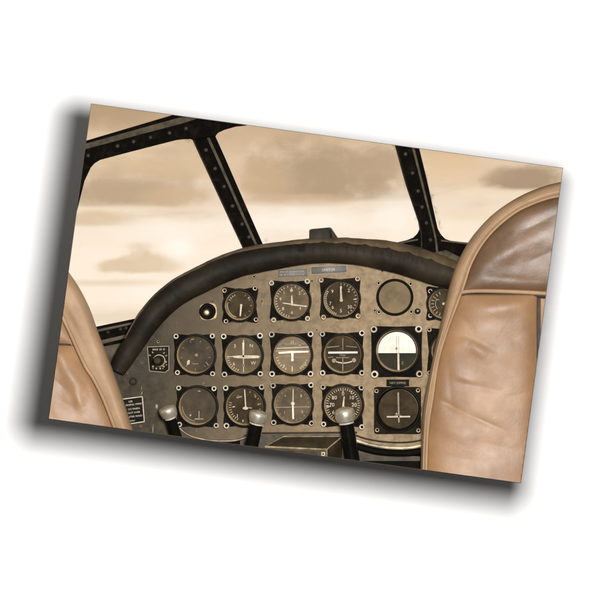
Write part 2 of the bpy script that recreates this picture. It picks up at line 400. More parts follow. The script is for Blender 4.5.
# ------------------------------------------------------------------ curve helpers
def resample(pts, n):
    """Catmull-Rom through pts, resampled to n points of equal spacing"""
    dense = []
    for i in range(len(pts) - 1):
        p0, p1, p2, p3 = pts[max(i - 1, 0)], pts[i], pts[i + 1], pts[min(i + 2, len(pts) - 1)]
        for k in range(12):
            t = k / 12
            dense.append(tuple(0.5 * ((2 * b) + (-a + c) * t + (2 * a - 5 * b + 4 * c - d) * t * t + (-a + 3 * b - 3 * c + d) * t ** 3) for a, b, c, d in zip(p0, p1, p2, p3)))
    dense.append(tuple(pts[-1]))
    cum = [0]
    for i in range(1, len(dense)): cum.append(cum[-1] + math.dist(dense[i], dense[i - 1]))
    out, j = [], 0
    for k in range(n):
        s = cum[-1] * k / (n - 1)
        while j < len(cum) - 2 and cum[j + 1] < s: j += 1
        t = (s - cum[j]) / max(1e-9, cum[j + 1] - cum[j])
        out.append(tuple(a + (b - a) * min(1, max(0, t)) for a, b in zip(dense[j], dense[j + 1])))
    return out
def fillet(poly, rad, n=6):
    """round the corners of a polygon; rad: one number or one per corner"""
    out = []; L_ = len(poly)
    for i in range(L_):
        r = rad[i] if isinstance(rad, (list, tuple)) else rad
        p = Vector(poly[i]); a = Vector(poly[i - 1]); b = Vector(poly[(i + 1) % L_])
        if r <= 0: out.append(tuple(p)); continue
        u = (a - p); v = (b - p); r = min(r, u.length * 0.48, v.length * 0.48)
        q0 = p + u.normalized() * r; q1 = p + v.normalized() * r
        for k in range(n + 1):
            t = k / n; out.append(tuple((1 - t) ** 2 * q0 + 2 * t * (1 - t) * p + t * t * q1))
    return out
def segdist(x, y, x0, y0, x1, y1):
    dx, dy = x1 - x0, y1 - y0; t = max(0, min(1, ((x - x0) * dx + (y - y0) * dy) / (dx * dx + dy * dy)))
    return math.hypot(x - x0 - t * dx, y - y0 - t * dy), t

# ================================================================== setting
b = MB(); b.prism([(-2400, -2400), (3000, -2400), (3000, 3000), (-2400, 3000)], -0.02, 0.0)
wall = b.build('backdrop', M['wall'], cut=False); wall['kind'] = 'structure'
b = MB(); b.prism([(20, 60), (600, 60), (600, 520), (20, 520)], 0.105, 0.120)
sky = b.build('sky', M['sky']); sky['kind'] = 'structure'
me = sky.data                                    # keep the pattern in wall coordinates
off = sky.location.copy()
for v in me.vertices: v.co += Vector((off.x, 0, off.z))
sky.location = (0, off.y, 0)
# only the front of the backdrop is sky, its edges and back are board
me.materials.append(M['olive_dark'])
for p in me.polygons:
    if p.normal.y > -0.9: p.material_index = 1

# open-fronted box added round the cockpit to cast a straight-edged shadow
bxw = thing('shadow_caster_box', 'added thin brown open fronted box casting the drop shadow, tilted in front of the white wall around the cockpit', 'shadow caster', P(300, 480, 0.0))
cen_ = (sum(c[0] for c in CORN) / 4, sum(c[1] for c in CORN) / 4)
for i in range(4):
    a, c_ = CORN[i], CORN[(i + 1) % 4]
    e = Vector((c_[0] - a[0], c_[1] - a[1])).normalized(); o_ = Vector((e.y, -e.x))
    if o_.dot(Vector((a[0] - cen_[0], a[1] - cen_[1]))) < 0: o_ = -o_
    t_ = 0.45
    q = MB(); q.prism([(a[0] + o_.x * .05, a[1] + o_.y * .05), (c_[0] + o_.x * .05, c_[1] + o_.y * .05), (c_[0] + o_.x * t_ + e.x * t_, c_[1] + o_.y * t_ + e.y * t_), (a[0] + o_.x * t_ - e.x * t_, a[1] + o_.y * t_ - e.y * t_)], 0.102, 0.262)
    q.build('side_board', M['box_board'], bxw, cut=False)

# ================================================================== windscreen
ws = thing('windscreen', 'black riveted windscreen frame with grimy glass panes behind the padded coaming', 'windscreen', P(300, 250, 0.14))
D0, D1 = 0.130, 0.152
# pane outlines
left_pane = fillet([(91, 163), (187, 137), (243, 249), (250, 330), (60, 345), (60, 280)], [9, 14, 2, 0, 0, 0])
# top rail with its gusset at the head of the first strut
rail = [(60, 148), (86.5, 140.5), (176, 115), (200, 100), (262, 110), (262, 121), (246, 125.6)] + [(236, 126.6), (224, 129), (217.5, 132), (215.5, 136.5)] + \
       [(192.5, 140)] + [(189, 138.2), (183, 138.3), (176, 140.2), (130, 152), (100, 160), (94, 162.5), (90, 167), (84.5, 181), (79, 203), (70, 240), (50, 230)]
b = MB(); b.prism(rail, D0, D1, 0.002)
rl = b.build('top_rail', [M['black_paint']], ws)
b = MB(); b.prism([(60, 155.5), (88, 148.5), (140, 134.5), (180, 124), (200, 118), (200, 112.5), (178, 118), (140, 128.5), (88, 143), (60, 150)], D1 - 0.002, D1 + 0.004, 0.0015)
b.build('seal_strip', M['brown_strip'], ws)
for x, y in [(88, 155.5), (117.5, 146), (133.5, 141.5), (150.5, 137.3), (169.5, 133), (186, 128.5)]:
    q = MB(); q.lathe(x, y, [(0, D1 - .002), (2.4, D1 - .002), (2.3, D1 + .0012), (1.5, D1 + .003), (0, D1 + .0036)], 14, False); q.build('bolt', M['bolt'], ws)
def strut(Lp, Rp, bolts, ridge):
    Lc, Rc = resample(Lp, 24), resample(Rp, 24)
    q = MB(); q.prism(Lc + list(reversed(Rc)), D0, D1, 0.0018)
    o = q.build('strut', M['black_paint'], ws)
    # raised glazing bead along the right-hand side, rubbed along its edge
    a = [tuple(l + (r - l) * ridge[0] for l, r in zip(p, s)) for p, s in zip(Lc, Rc)]
    c = [tuple(l + (r - l) * ridge[1] for l, r in zip(p, s)) for p, s in zip(Lc, Rc)]
    q = MB(); q.prism(a + list(reversed(c)), D1 - .002, D1 + .007, 0.0015); q.build('glazing_bead', M['brown_strip'], o)
    a = [tuple(l + (r - l) * 0.0 for l, r in zip(p, s)) for p, s in zip(Lc, Rc)]
    c = [tuple(l + (r - l) * 0.07 for l, r in zip(p, s)) for p, s in zip(Lc, Rc)]
    q = MB(); q.prism(a + list(reversed(c)), D1 - .004, D1 + .003, 0.0008); q.build('glazing_bead', M['black_edge'], o)
    for x, y in bolts:
        q = MB(); q.lathe(x, y, [(0, D1 - .002), (2.6, D1 - .002), (2.5, D1 + .0015), (1.7, D1 + .004), (0, D1 + .0048)], 16, False); q.build('bolt', M['bolt'], o)
strut([(192.5, 140), (200.5, 157.5), (208.6, 175), (225, 210.5), (243, 249), (249, 262)], [(215.5, 136.5), (221.8, 150.5), (228, 164.5), (243, 199), (261, 240), (271, 262)],
      [(206, 150), (215, 168.5), (224, 186.5), (232.5, 206), (242, 224), (249, 237)], (0.62, 0.74))
strut([(391, 134), (395, 146), (405, 182.5), (417.5, 220), (420.5, 232), (421, 262)], [(415.5, 134), (419, 147.5), (427.5, 182.5), (437.5, 227.5), (440.5, 238), (444, 262)],
      [(405.5, 154), (412.5, 173), (418, 191), (422, 207), (426.5, 223), (430.5, 240)], (0.70, 0.80))
b = MB(); b.prism([(380, 246), (396, 242.6), (407, 240.6), (413.5, 238), (417.6, 234), (419.6, 228.5), (424, 236), (428, 262), (380, 262)], D0 + .001, D1 - .002, 0.001)
b.prism([(438, 262), (433, 236), (438.0, 229), (441.2, 235.5), (445, 239.4), (451, 241.4), (460, 242.5), (480, 243), (480, 300), (440, 290)], D0 + .001, D1 - .002, 0.001)
b.build('sill', M['black_paint'], ws)
b = MB(); b.line(386, 245.5, 418, 239.5, 1.6, D1 - .003, D1 + .003); b.line(441, 240.5, 475, 244.2, 1.6, D1 - .003, D1 + .003)
b.prism([(424, 254.5), (446, 250), (470, 262), (470, 275), (440, 262)], D1 - .003, D1 + .001, .001)
b.build('sill_trim', M['brown_strip'], ws)
# side window sill on the pilot's side: stepped rails
b = MB(); b.prism([(70, 333), (97, 326.5), (145, 316.5), (150, 342), (70, 372)], D0, D1, .0015)
b.build('side_sill', M['black_paint'], ws)
b = MB(); b.prism([(70, 335.8), (97, 329.5), (145, 319.5), (145, 321.7), (97, 332.3), (70, 338.5)], D1 - .002, D1 + .005, .001)
b.prism([(70, 347), (100, 340.5), (132, 333), (132, 336.8), (100, 344.6), (70, 351)], D1 - .002, D1 + .007, .001)
b.prism([(70, 353.5), (104, 346.5), (126, 342), (122, 352), (112, 372), (70, 385)], D1 - .002, D1 + .004, .001)
b.build('side_trim', M['olive'], ws)
for x, y in [(108, 332.2), (120.5, 329), (126, 328)]:
    q = MB(); q.lathe(x, y, [(0, D1 - .002), (2.0, D1 - .002), (1.9, D1 + .001), (0, D1 + .004)], 12, False); q.build('bolt', M['bolt'], ws)
# glass
def pane(poly):
    q = MB(); bm = q.bm
    q.prism(poly, 0.1245, 0.127)
    lay = bm.verts.layers.float.new('edge_grime')
    yf = P(0, 0, 0.1265).y
    for v in bm.verts: v[lay] = 1.0 if v.co.y < yf else 0.0
    front = [f for f in bm.faces if f.calc_center_median().y < yf]
    bmesh.ops.recalc_face_normals(bm, faces=bm.faces)
    bmesh.ops.inset_region(bm, faces=front, thickness=0.014, use_even_offset=True)
    for f in front:
        for v in f.verts: v[lay] = 0.0
    q.build('window_pane', M['glass'], ws)
pane([(40, 60), (230, 60), (215, 104), (180, 121), (84, 146), (40, 160)])
pane([(40, 176), (87, 165), (100, 156), (182, 135), (196, 143), (246, 252), (240, 300), (140, 322), (40, 345)])
pane([(214, 140), (219, 130), (252, 90), (380, 90), (424, 236), (398, 246), (300, 250), (258, 240)])
pane([(408, 120), (600, 120), (600, 250), (445, 246)])

# ================================================================== bulkhead behind and below the panel
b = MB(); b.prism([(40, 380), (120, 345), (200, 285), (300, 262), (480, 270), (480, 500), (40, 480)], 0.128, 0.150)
tag(b.build('bulkhead', M['void']), 'black bulkhead painted as the dark void under the instrument panel', 'bulkhead')

# ================================================================== coaming
cen = [(117, 371.5), (125, 357), (136, 340), (148, 321.5), (163, 304.5), (180, 291), (200, 280.5), (222, 270), (245, 262), (277, 256), (310, 251.5), (340, 251), (366, 253), (388, 256.5), (413, 262.5), (435, 270), (460, 278), (480, 288)]
rads = [8.0, 10, 10.8, 12, 12.6, 13, 13.2, 13.3, 13.4, 13.2, 12.4, 12.6, 13.6, 14.8, 15.6, 15.3, 13, 12]
path = resample([(x, y, r) for (x, y), r in zip(cen, rads)], 260)
DC = 0.190
pts = [P(x, y, DC) for x, y, r in path]; rad = [r * S for x, y, r in path]
def folds(u, a, k):
    x, y, _ = path[k]
    f = 1 + 0.03 * noise.noise(Vector((x * 0.06, y * 0.06, math.sin(a) * 1.5))) + 0.014 * noise.noise(Vector((x * 0.22, y * 0.22, math.sin(a) * 1.2)))
    front = max(0, math.sin(a))
    if x > 285:                                # gathered leather puckers
        w = min(1, (x - 285) / 20) * (1 if x < 420 else max(0, 1 - (x - 420) / 30))
        g = math.sin(x * 0.36 + 2 * noise.noise(Vector((x * 0.05, 3, 0)))) ** 2
        f -= 0.08 * w * front * g * math.exp(-((a - 1.2) / 0.5) ** 2)
    f -= 0.05 * math.exp(-((x - 302) / 3.0) ** 2) * math.exp(-((a - 0.9) / 0.5) ** 2) * 3
    f -= 0.05 * math.exp(-(((x - 172) + 0.4 * (y - 298)) / 1.2) ** 2) * front
    return f
co = thing('padded_coaming', 'curved black leather coaming roll arching over the top of the instrument panel', 'coaming', P(300, 270, DC))
b = MB(); b.tube(pts, rad, 40, 0.95, folds, True); b.build('padding', M['coaming'], co, angle=70)
# upper leather flap folded over the roll, wider towards the co-pilot side, its lower edge scalloped by the lacing
b = MB(); bm = b.bm; rows = []
nA = 12
for k in range(20, len(path)):
    x, y, r = path[k]
    t = (pts[min(k + 1, len(pts) - 1)] - pts[k - 1]).normalized(); s = t.cross(Vector((0, -1, 0))).normalized()
    if s.z < 0: s = -s
    f = Vector((0, -1, 0))
    wide = 0.30 + 0.74 * min(1, max(0, (x - 130) / 260))
    if 285 < x < 440:
        sc = abs(math.sin((x - 302) * math.pi / 21 + 0.6 * noise.noise(Vector((x * .04, 0, 0)))))
        wide -= 0.16 * (1 - sc) ** 2 * min(1, (x - 285) / 15)
    row = []
    for j in range(nA + 1):
        a = -0.9 + (wide + 0.9) * j / nA
        rr = rad[k] * folds(0, a, k) * (1.0 + 0.055 * min(1, (nA - j) / 1.5 + 0.15)) + 0.0006 * noise.noise(Vector((x * .1, a * 3, 0)))
        row.append(pts[k] + s * math.cos(a) * rr + f * math.sin(a) * rr * 0.95)
    rows.append(row)
V = [[bm.verts.new(p) for p in row] for row in rows]
W = [[bm.verts.new(pts[k + 20] + (p - pts[k + 20]) * 0.95) for p in row] for k, row in enumerate(rows)]
n0, n1 = len(V), len(V[0])
for i in range(n0 - 1):
    for j in range(n1 - 1):
        bm.faces.new((V[i][j], V[i + 1][j], V[i + 1][j + 1], V[i][j + 1])); bm.faces.new((W[i][j], W[i][j + 1], W[i + 1][j + 1], W[i + 1][j]))
    for j in (0, n1 - 1): bm.faces.new((V[i][j], V[i + 1][j], W[i + 1][j], W[i][j]))
for i in (0, n0 - 1):
    for j in range(n1 - 1): bm.faces.new((V[i][j], V[i][j + 1], W[i][j + 1], W[i][j]))
b.build('leather_flap', M['flap'], co, angle=70)
# small standby box on top of the coaming
b = MB(); b.hexa([(309, 229.3, .19), (310.5, 228), (329, 227.2), (330, 228.5), (330.5, 240), (309.2, 240)] if False else
       [(309, 229.5, .200), (329.5, 227.6, .200), (331, 240, .205), (309, 240, .205)], [(311, 229.0, .160), (331, 227.2, .160), (340, 240, .155), (311, 240, .155)], 0.003)
bx = thing('sight_block', 'small olive metal block sitting on top of the coaming against the sky', 'block', P(321, 240, .18))
b.build('housing', M['olive_dark'], bx)
b = MB(); b.prism([(331, 229.5), (337.5, 237.5), (337.5, 240), (331.8, 240)], .160, .190, .001); b.prism([(312, 239), (329, 239), (329, 244), (312, 244)], .185, .207, .001)
b.build('bracket', M['olive_dark'], bx)

# ================================================================== instrument panel
DP = 0.170
ip = thing('instrument_panel', 'tan metal instrument panel filled with rows of round black flight gauges', 'instrument panel', P(300, 440, DP))
plate = [(x, y) for x, y, r in path[::6]] + [(480, 300), (480, 448), (440, 448), (420, 448), (395, 447.5), (375, 445), (355, 441), (345, 437), (345, 434), (243, 434), (243, 439), (236, 441), (222, 442), (206, 441), (192, 437.5), (180, 452), (100, 452), (80, 372), (112, 362)]
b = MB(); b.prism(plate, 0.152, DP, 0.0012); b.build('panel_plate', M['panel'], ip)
# rolled lip round the bottom lobes and the ledge in the middle
def lip(pl, r, name, m, d=DP):
    q = MB(); pp = resample(pl, 40); q.tube([P(x, y, d) for x, y in pp], [r * S] * 40, 10, 1.0); return q.build(name, M[m], ip)
lip([(171, 408), (174, 420), (181, 429.5), (191, 436), (206, 439.8), (222, 441), (236, 440.2), (247, 437)], 1.3, 'panel_lip', 'tan_trim')
lip([(352, 439), (366, 443.6), (380, 446.6), (398, 448), (414, 447), (430, 443)], 1.9, 'panel_lip', 'bright_edge', DP + .004)
lip([(352, 434), (366, 438.8), (382, 441.6), (398, 442.6), (414, 441.6), (430, 438)], 0.9, 'panel_lip', 'olive_dark', DP)
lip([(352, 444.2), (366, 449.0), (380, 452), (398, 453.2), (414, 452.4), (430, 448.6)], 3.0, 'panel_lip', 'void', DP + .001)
b = MB(); b.prism([(262, 432.2), (357, 431.6), (357, 433.4), (262, 434)], DP - .004, DP + .006, .0008); b.build('ledge', M['olive_dark'], ip)
b = MB(); b.prism([(240, 434.6), (346, 434.0), (346, 470), (240, 462)], DP - .02, DP - .002); b.prism([(347, 446), (373, 453), (420, 456.5), (420, 461), (347, 461)], DP - .03, DP - .012)
b.build('lower_apron', M['olive'], ip)

def flange(cx, cy, a, R, sag, corner, n=72):
    out = []
    for i in range(n):
        t = 2 * math.pi * i / n; c, s = math.cos(t), math.sin(t)
        m = max(abs(c), abs(s)); k = min(abs(c), abs(s)) / m               # 0 mid-side .. 1 corner
        rs = (a - sag * (1 - k) ** 1.2) / m
        rc = (a - corner) * math.sqrt(2) + corner                            # rounded corner limit
        rs = min(rs, rc)
        r = max(R, rs); out.append((cx + r * c, cy + r * s))
    return out
def screw(par, x, y, r=3.3, kind='screw', slot='hole', d=DP + .008):
    if kind == 'screw':
        r *= random.uniform(.9, 1.03); kind = random.choice(('screw', 'screw', 'screw_dull'))
    q = MB()
    q.lathe(x, y, [(0, d - .006), (r, d - .006), (r, d + .0012), (r * .82, d + .0028), (r * .52, d + .0026), (r * .44, d + .0012), (0, d + .0012)], 18, False)
    q.mi = 1; q.disc(x, y, r * .46, d + .0008, d + .0027, 10)
    q.mi = 2; an = random.uniform(0, 3.1)
    if not kind.startswith('screw') or kind == 'screw_old': q.line(x - r * .4 * math.cos(an), y - r * .4 * math.sin(an), x + r * .4 * math.cos(an), y + r * .4 * math.sin(an), r * .16, d + .0012, d + .0023)
    return q.build('screw', [M[kind], M[slot], M['screw_old']], par, angle=50)
DD = DP + .0015          # dial face
def gauge(label, cx, cy, r, half, screws, dial, sag=2.0, corner=4, skind='screw', slot='hole', sr=3.3, bez='bezel', lipm='lip', square=False, dface=None):
    fl = flange(cx, cy, half, r + 2.6, sag, corner)
    sx = sum(s[0] for s in screws) / len(screws) if len(screws) == 4 else cx; sy = sum(s[1] for s in screws) / len(screws) if len(screws) == 4 else cy
    fl = flange(sx, sy, half, 0.1, sag, corner)
    # keep the bezel ring inside the flange outline
    fl = [(x, y) if math.hypot(x - cx, y - cy) >= r + 2.8 else (cx + (x - cx) / math.hypot(x - cx, y - cy) * (r + 2.8), cy + (y - cy) / math.hypot(x - cx, y - cy) * (r + 2.8)) for x, y in fl]
    q = MB(); bm = q.bm; n = len(fl)
    # flange as a plate with a round hole
    hole = [(cx + (r + .8) * math.cos(math.atan2(y - cy, x - cx)), cy + (r + .8) * math.sin(math.atan2(y - cy, x - cx))) for x, y in fl]
    def inn(k): return [(cx + (x - cx) * k, cy + (y - cy) * k) for x, y in fl]
    loops = [(fl, DP - .002), (fl, DP + .006), (inn(.975), DP + .008), (hole, DP + .008), (hole, DP - .002)]
    vv = [[bm.verts.new(P(x, y, d)) for x, y in lp] for lp, d in loops]
    for j in range(5):
        A, B = vv[j], vv[(j + 1) % 5]
        for i in range(n): bm.faces.new((A[i], A[(i + 1) % n], B[(i + 1) % n], B[i]))
    g = q.build('gauge', M[bez], ip, label=label)
    q = MB()
    q.lathe(cx, cy, [(r + 3.0, DP + .004), (r + 2.8, DP + .0110), (r + 2.2, DP + .0135), (r + 1.2, DP + .0140), (r + .5, DP + .0125), (r + .5, DP + .004)], 64)
    q.build('bezel_ring', M['bezel_gloss'], g)
    q = MB()
    n_ = 64; bm = q.bm
    loops = [(cx - .25, cy + .25, r + .75, DP + .0120), (cx + .6, cy - .5, r - .8, DP + .0019), (cx + .6, cy - .5, r - .8, DP + .0008), (cx, cy, r + .75, DP + .0008)]
    vv = [[bm.verts.new(P(x + rr * math.cos(2 * math.pi * t / n_), y + rr * math.sin(2 * math.pi * t / n_), d)) for t in range(n_)] for x, y, rr, d in loops]
    for a_ in range(4):
        A, B = vv[a_], vv[(a_ + 1) % 4]
        for t in range(n_): bm.faces.new((A[t], A[(t + 1) % n_], B[(t + 1) % n_], B[t]))
    q.build('inner_rim', M[lipm], g)
    q = MB(); q.disc(cx, cy, r - .4, DP - .001, DD, 64); q.build('dial', M[dial], g)
    for s in screws: screw(g, s[0], s[1], s[2] if len(s) > 2 else sr, skind, slot)
    return g
D2, D3 = DD, DD + .0006
def marks(g, mats='mark', name='markings'):
    class K(MB):
        def l(self, *a): x0, y0, x1, y1, w = a[:5]; return self.line(x0, y0, x1, y1, w, D2, D3)
        def t(self, s, x, y, z, rot=0): return self.text(s, x, y, z, D2, D3, rot)
        def dot(self, x, y, r): return self.disc(x, y, r, D2, D3, 12)
        def ticks(self, cx, cy, r0, r1, a0, a1, n, w):
            for i in range(n):
                a = math.radians(a0 + (a1 - a0) * i / (n - 1)); c, s = math.sin(a), -math.cos(a)
                self.l(cx + r0 * c, cy + r0 * s, cx + r1 * c, cy + r1 * s, w)
            return self
        def nums(self, cx, cy, r, seq, z):
            for a, s in seq:
                a = math.radians(a); self.t(s, cx + r * math.sin(a), cy - r * math.cos(a), z)
            return self
        def arc(self, cx, cy, r, a0, a1, w, n=14):
            for i in range(n):
                p = math.radians(a0 + (a1 - a0) * i / n); q_ = math.radians(a0 + (a1 - a0) * (i + 1) / n)
                self.l(cx + r * math.sin(p), cy - r * math.cos(p), cx + r * math.sin(q_), cy - r * math.cos(q_), w)
            return self
        def done(self): return self.build(name, M[mats], g, cut=False)
    return K()
def needle(g, x0, y0, x1, y1, w0, w1, hub=0.0, m='mark', dz=.0012):
    q = MB(); q.line(x0, y0, x1, y1, w0, DD + dz, DD + dz + .001, w1)
    if hub: q.lathe(x0, y0, [(0, DD + .0002), (hub, DD + .0002), (hub, DD + dz + .0012), (hub * .6, DD + dz + .0022), (0, DD + dz + .0024)], 16, False)
    q.build('needle', M[m], g, cut=False)

# --- row 1
g = gauge('small lobed gauge with short white needle pointing down', 239.5, 305.5, 14.2, 18.4, [(224.5, 290.5), (255, 288.3), (226, 321.3), (256, 319.6)], 'dial_dark', sag=3.4, corner=3.5, skind='screw_old', sr=2.6)
k = marks(g, 'mark_dim'); k.ticks(239.5, 305.5, 10.2, 12.2, -60, -25, 4, .9).l(248, 298.5, 249.5, 297, 1.4).ticks(239.5, 305.5, 10.5, 12.4, 30, 150, 5, .5); k.arc(239.5, 305.5, 12.0, 195, 285, .8).done()
needle(g, 241.2, 305.2, 240.2, 316.2, 1.9, 1.3, 1.3)
g = gauge('square gauge with brown face, long thin crosswise needle and numerals', 291.5, 301.3, 17.2, 20.4, [(271.5, 283), (307.3, 281.2), (273.6, 320), (307.6, 318.6)], 'dial_mid', skind='screw', slot='rust', sr=2.9)
k = marks(g); k.ticks(291.5, 301.3, 14.2, 16, 190, 320, 14, .5).ticks(291.5, 301.3, 14, 16, -30, 60, 7, .5).nums(291.5, 301.3, 11.3, [(0, '0'), (45, '2'), (130, '4'), (178, '6'), (228, '8'), (280, '9'), (318, '1')], 3.6).l(291.5, 285, 291.5, 289, .6)
k.l(293, 305.6, 307, 305.9, .5).dot(291.5, 290.4, 1.5).done()
needle(g, 283, 303, 306.5, 306.5, .9, 1.1); needle(g, 292, 304.5, 291.8, 295.5, 1.9, 1.0, 1.3, dz=.0026)
g = gauge('square gauge with dark face and white needle pointing straight up at zero', 341, 299.3, 17.2, 20.6, [(321.2, 280), (357.6, 278.7), (323.6, 317.2), (358.2, 316)], 'dial_dark', skind='screw_old', slot='rust', sr=2.9, bez='bezel_grey')
k = marks(g); k.ticks(341, 299.3, 14.3, 16.2, 200, 300, 16, .55).ticks(341, 299.3, 14.3, 16, 0, 150, 13, .45).nums(341, 299.3, 11.6, [(0, '0'), (42, '2'), (132, '30'), (180, '5'), (226, '6'), (248, '7'), (312, '9')], 3.9).l(353.5, 299.3, 356.5, 299.3, .8).done()
needle(g, 341.3, 300.2, 340.7, 286.5, 2.3, 1.2, 1.7)
# blank cover plate
def blank():
    cx, cy, r = 394.8, 297.3, 17.6
    q = MB(); q.lathe(cx, cy, [(r + 1.0, DP - .002), (r + 1.0, DP + .004), (r + .2, DP + .0055), (r - 1.2, DP + .0055), (r - 1.6, DP + .0045), (r - 1.8, DP - .002)], 64)
    g = q.build('gauge', M['bezel'], ip, label='blanked off instrument hole with plain brown cover in thin black ring')
    q = MB(); q.disc(cx, cy, r - 1.7, DP - .001, DP + .0022, 64); q.build('cover_plate', M['dial_blank'], g)
    q = MB(); q.text('8', cx + 0.5, cy + 3.4, 3.4, DP + .0022, DP + .0026); q.l = None; q.build('markings', M['mark_faint'], g, cut=False)
    for x, y in [(378.6, 283.2), (410.6, 283.8), (378.9, 312.2), (411.2, 311.8)]: screw(g, x, y, 2.4, 'screw_old', 'hole', DP + .003)
    screw(ip, 374.8, 310.6, 2.0, 'screw_old', 'hole', DP + .003)
    q = MB(); q.lathe(417.6, 311.2, [(0, DP - .001), (3.0, DP - .001), (3.0, DP + .007), (2.4, DP + .010), (0, DP + .011)], 20, False); q.build('push_button', M['black_gloss'], ip)
blank()
g = gauge('lobed gauge half hidden behind the right seat', 443.5, 303.8, 14.5, 17.6, [(430.3, 291.2), (456, 291), (430.4, 315.4), (456.5, 316)], 'dial_dark', sag=3.4, corner=3.5, skind='screw_old', sr=2.6)
k = marks(g, 'mark_dim'); k.ticks(443.5, 303.8, 9.5, 12.5, 200, 340, 9, .7).arc(443.5, 303.8, 8, 230, 300, .6).l(436, 299, 439, 300, .7).done()
needle(g, 443.5, 303.8, 452, 299, 1.6, .9, 1.4)
# --- row 2
g = gauge('gauge with clouded brown face and one white spot, left end of middle row', 195.5, 355, 18.2, 20.8, [(176, 336.2), (212.3, 336), (177.4, 372.6), (212.6, 373.8)], 'dial_murk', sr=2.8)
k = marks(g, 'mark_faint'); k.dot(196.5, 355, 1.6).ticks(195.5, 355, 13, 15.5, 20, 340, 9, .5).arc(195.5, 355, 9, 160, 200, .8).l(191, 339.5, 194, 339, 1.2).l(206, 362, 208.5, 365.5, 1.0).done()
k = marks(g, 'mark'); k.prism([(187, 365.2), (186.8, 362), (188.4, 359.8), (190.0, 360.6), (189.4, 364)], D2, D3); k.done()
g = gauge('gauge with thick cream horizon bar crossed by white vertical line', 243.3, 355.5, 17.8, 20.6, [(223.6, 336.4), (260, 335.6), (224.4, 374.6), (260.3, 373.9)], 'dial_mid', sr=3.2)
k = marks(g); k.l(243.5, 340, 243.5, 372, .8).nums(243.3, 355.5, 12.6, [(40, 'N'), (128, 'W'), (228, '6'), (318, '3')], 4.0).ticks(243.3, 355.5, 14.4, 16.2, 200, 260, 8, .6).l(226.8, 356.6, 260, 356.6, .7).dot(243.5, 365.5, 1.0).done()
q = MB(); q.prism([(232, 356), (244, 355.2), (258.5, 355.6), (259, 358), (244, 358.6), (234, 357.8)], DD + .0012, DD + .0022); q.build('needle', M['mark'], g, cut=False)
needle(g, 243.3, 357, 243.3, 342.5, 1.6, 2.0, 0)
g = gauge('gauge with pale sun-bleached face and white aircraft bar', 292.2, 355, 18.3, 21.6, [(271.6, 334.4), (310.6, 334), (272, 374), (310.6, 374)], 'dial_light', sr=3.3)
k = marks(g); k.l(276.5, 348.4, 309, 347, .8).l(275.5, 351, 309.5, 351, .5).nums(292.2, 355, 12.8, [(35, '3'), (0, 'O')], 3.4).t('8 0 4', 303, 366.5, 3.2, -.55).t('8', 284, 366, 3.2).ticks(292.2, 355, 14.2, 16.4, 205, 260, 6, .7).ticks(292.2, 355, 14.2, 16.0, 110, 150, 5, .5).l(292.2, 366, 292.2, 371.5, .8).done()
k = marks(g, 'mark_faint'); k.l(277, 344.5, 305, 343.5, 1.6).l(278, 357, 290, 356, 1.0).l(295, 357.5, 308, 357, 1.2).arc(292.2, 355, 11, 180, 240, .8).t('TURN', 282.5, 344.8, 2.5, .3).done()
q = MB(); q.prism([(278, 352.2), (291, 351.2), (293.5, 351.2), (308.5, 350.8), (308.5, 352.4), (293.6, 353), (293.4, 359.4), (291.4, 359.4), (291.2, 353), (279, 353.8)], DD + .0012, DD + .0022); q.disc(292.4, 360, 1.4, DD + .001, DD + .0024, 12); q.build('needle', M['white'], g, cut=False)
g = gauge('artificial horizon gauge with bright straight bar and small curved scale', 342.6, 354.3, 18.4, 21.6, [(322.4, 334), (362, 333), (322.6, 373), (362, 373)], 'dial_dark', sr=3.2)
k = marks(g, 'mark_dim'); k.l(327, 347.4, 339, 346.2, .7).l(346, 346.2, 357, 347.2, .5).l(342.8, 338, 342.8, 350, .5).dot(334, 360.6, 2.1).dot(354, 360.2, 2.1).l(342.8, 358, 342.8, 371, .7).t('MW', 342.5, 355.4, 2.6).l(336, 357.6, 349, 357.6, .6).l(328, 357.5, 333, 357, .6).done()
k = marks(g); k.arc(343.6, 341.5, 21.5, 157, 203, 1.0).t('2', 334, 360.6, 2.4).t('4', 354, 360.2, 2.4).done()
needle(g, 328.3, 352.6, 357.6, 352.4, 1.9, 1.9, 0, 'white')
g = gauge('large square gauge with face split white above and black below', 397, 350.8, 20.4, 25.6, [(373.8, 329.2), (418.7, 329), (374.6, 374.4), (419.5, 374)], 'dial_green', sag=.6, corner=3.5, sr=3.9)
q = MB(); q.prism([(397 + 18.85 * math.cos(math.radians(a)), 350.8 + 18.85 * math.sin(math.radians(a))) for a in range(-188, 9, 4)] + [(416, 353.1), (378, 353.1)], D2 - .0002, D2 + .0006)
q.build('horizon_card', M['white'], g, cut=False)
k = marks(g); k.l(398.3, 353.2, 398.6, 371.2, 1.9).done()
k = marks(g, 'mark_dim'); k.t('2', 402.5, 363, 3).line(396.4, 336, 396.6, 353, .5, D3, D3 + .0004).line(398.6, 336, 398.8, 353, .4, D3, D3 + .0004); k.disc(396.5, 348.5, 1.2, D3, D3 + .0004, 12); k.done()
g = gauge('square gauge almost wholly hidden behind the right seat', 450, 351, 18.2, 23.4, [(429.3, 329.6), (471, 329.6), (429.6, 372.8), (471, 373)], 'dial_dark', sr=2.6, skind='screw_old')
k = marks(g, 'mark_dim'); k.ticks(450, 351, 12, 15, 180, 360, 9, .7).done()
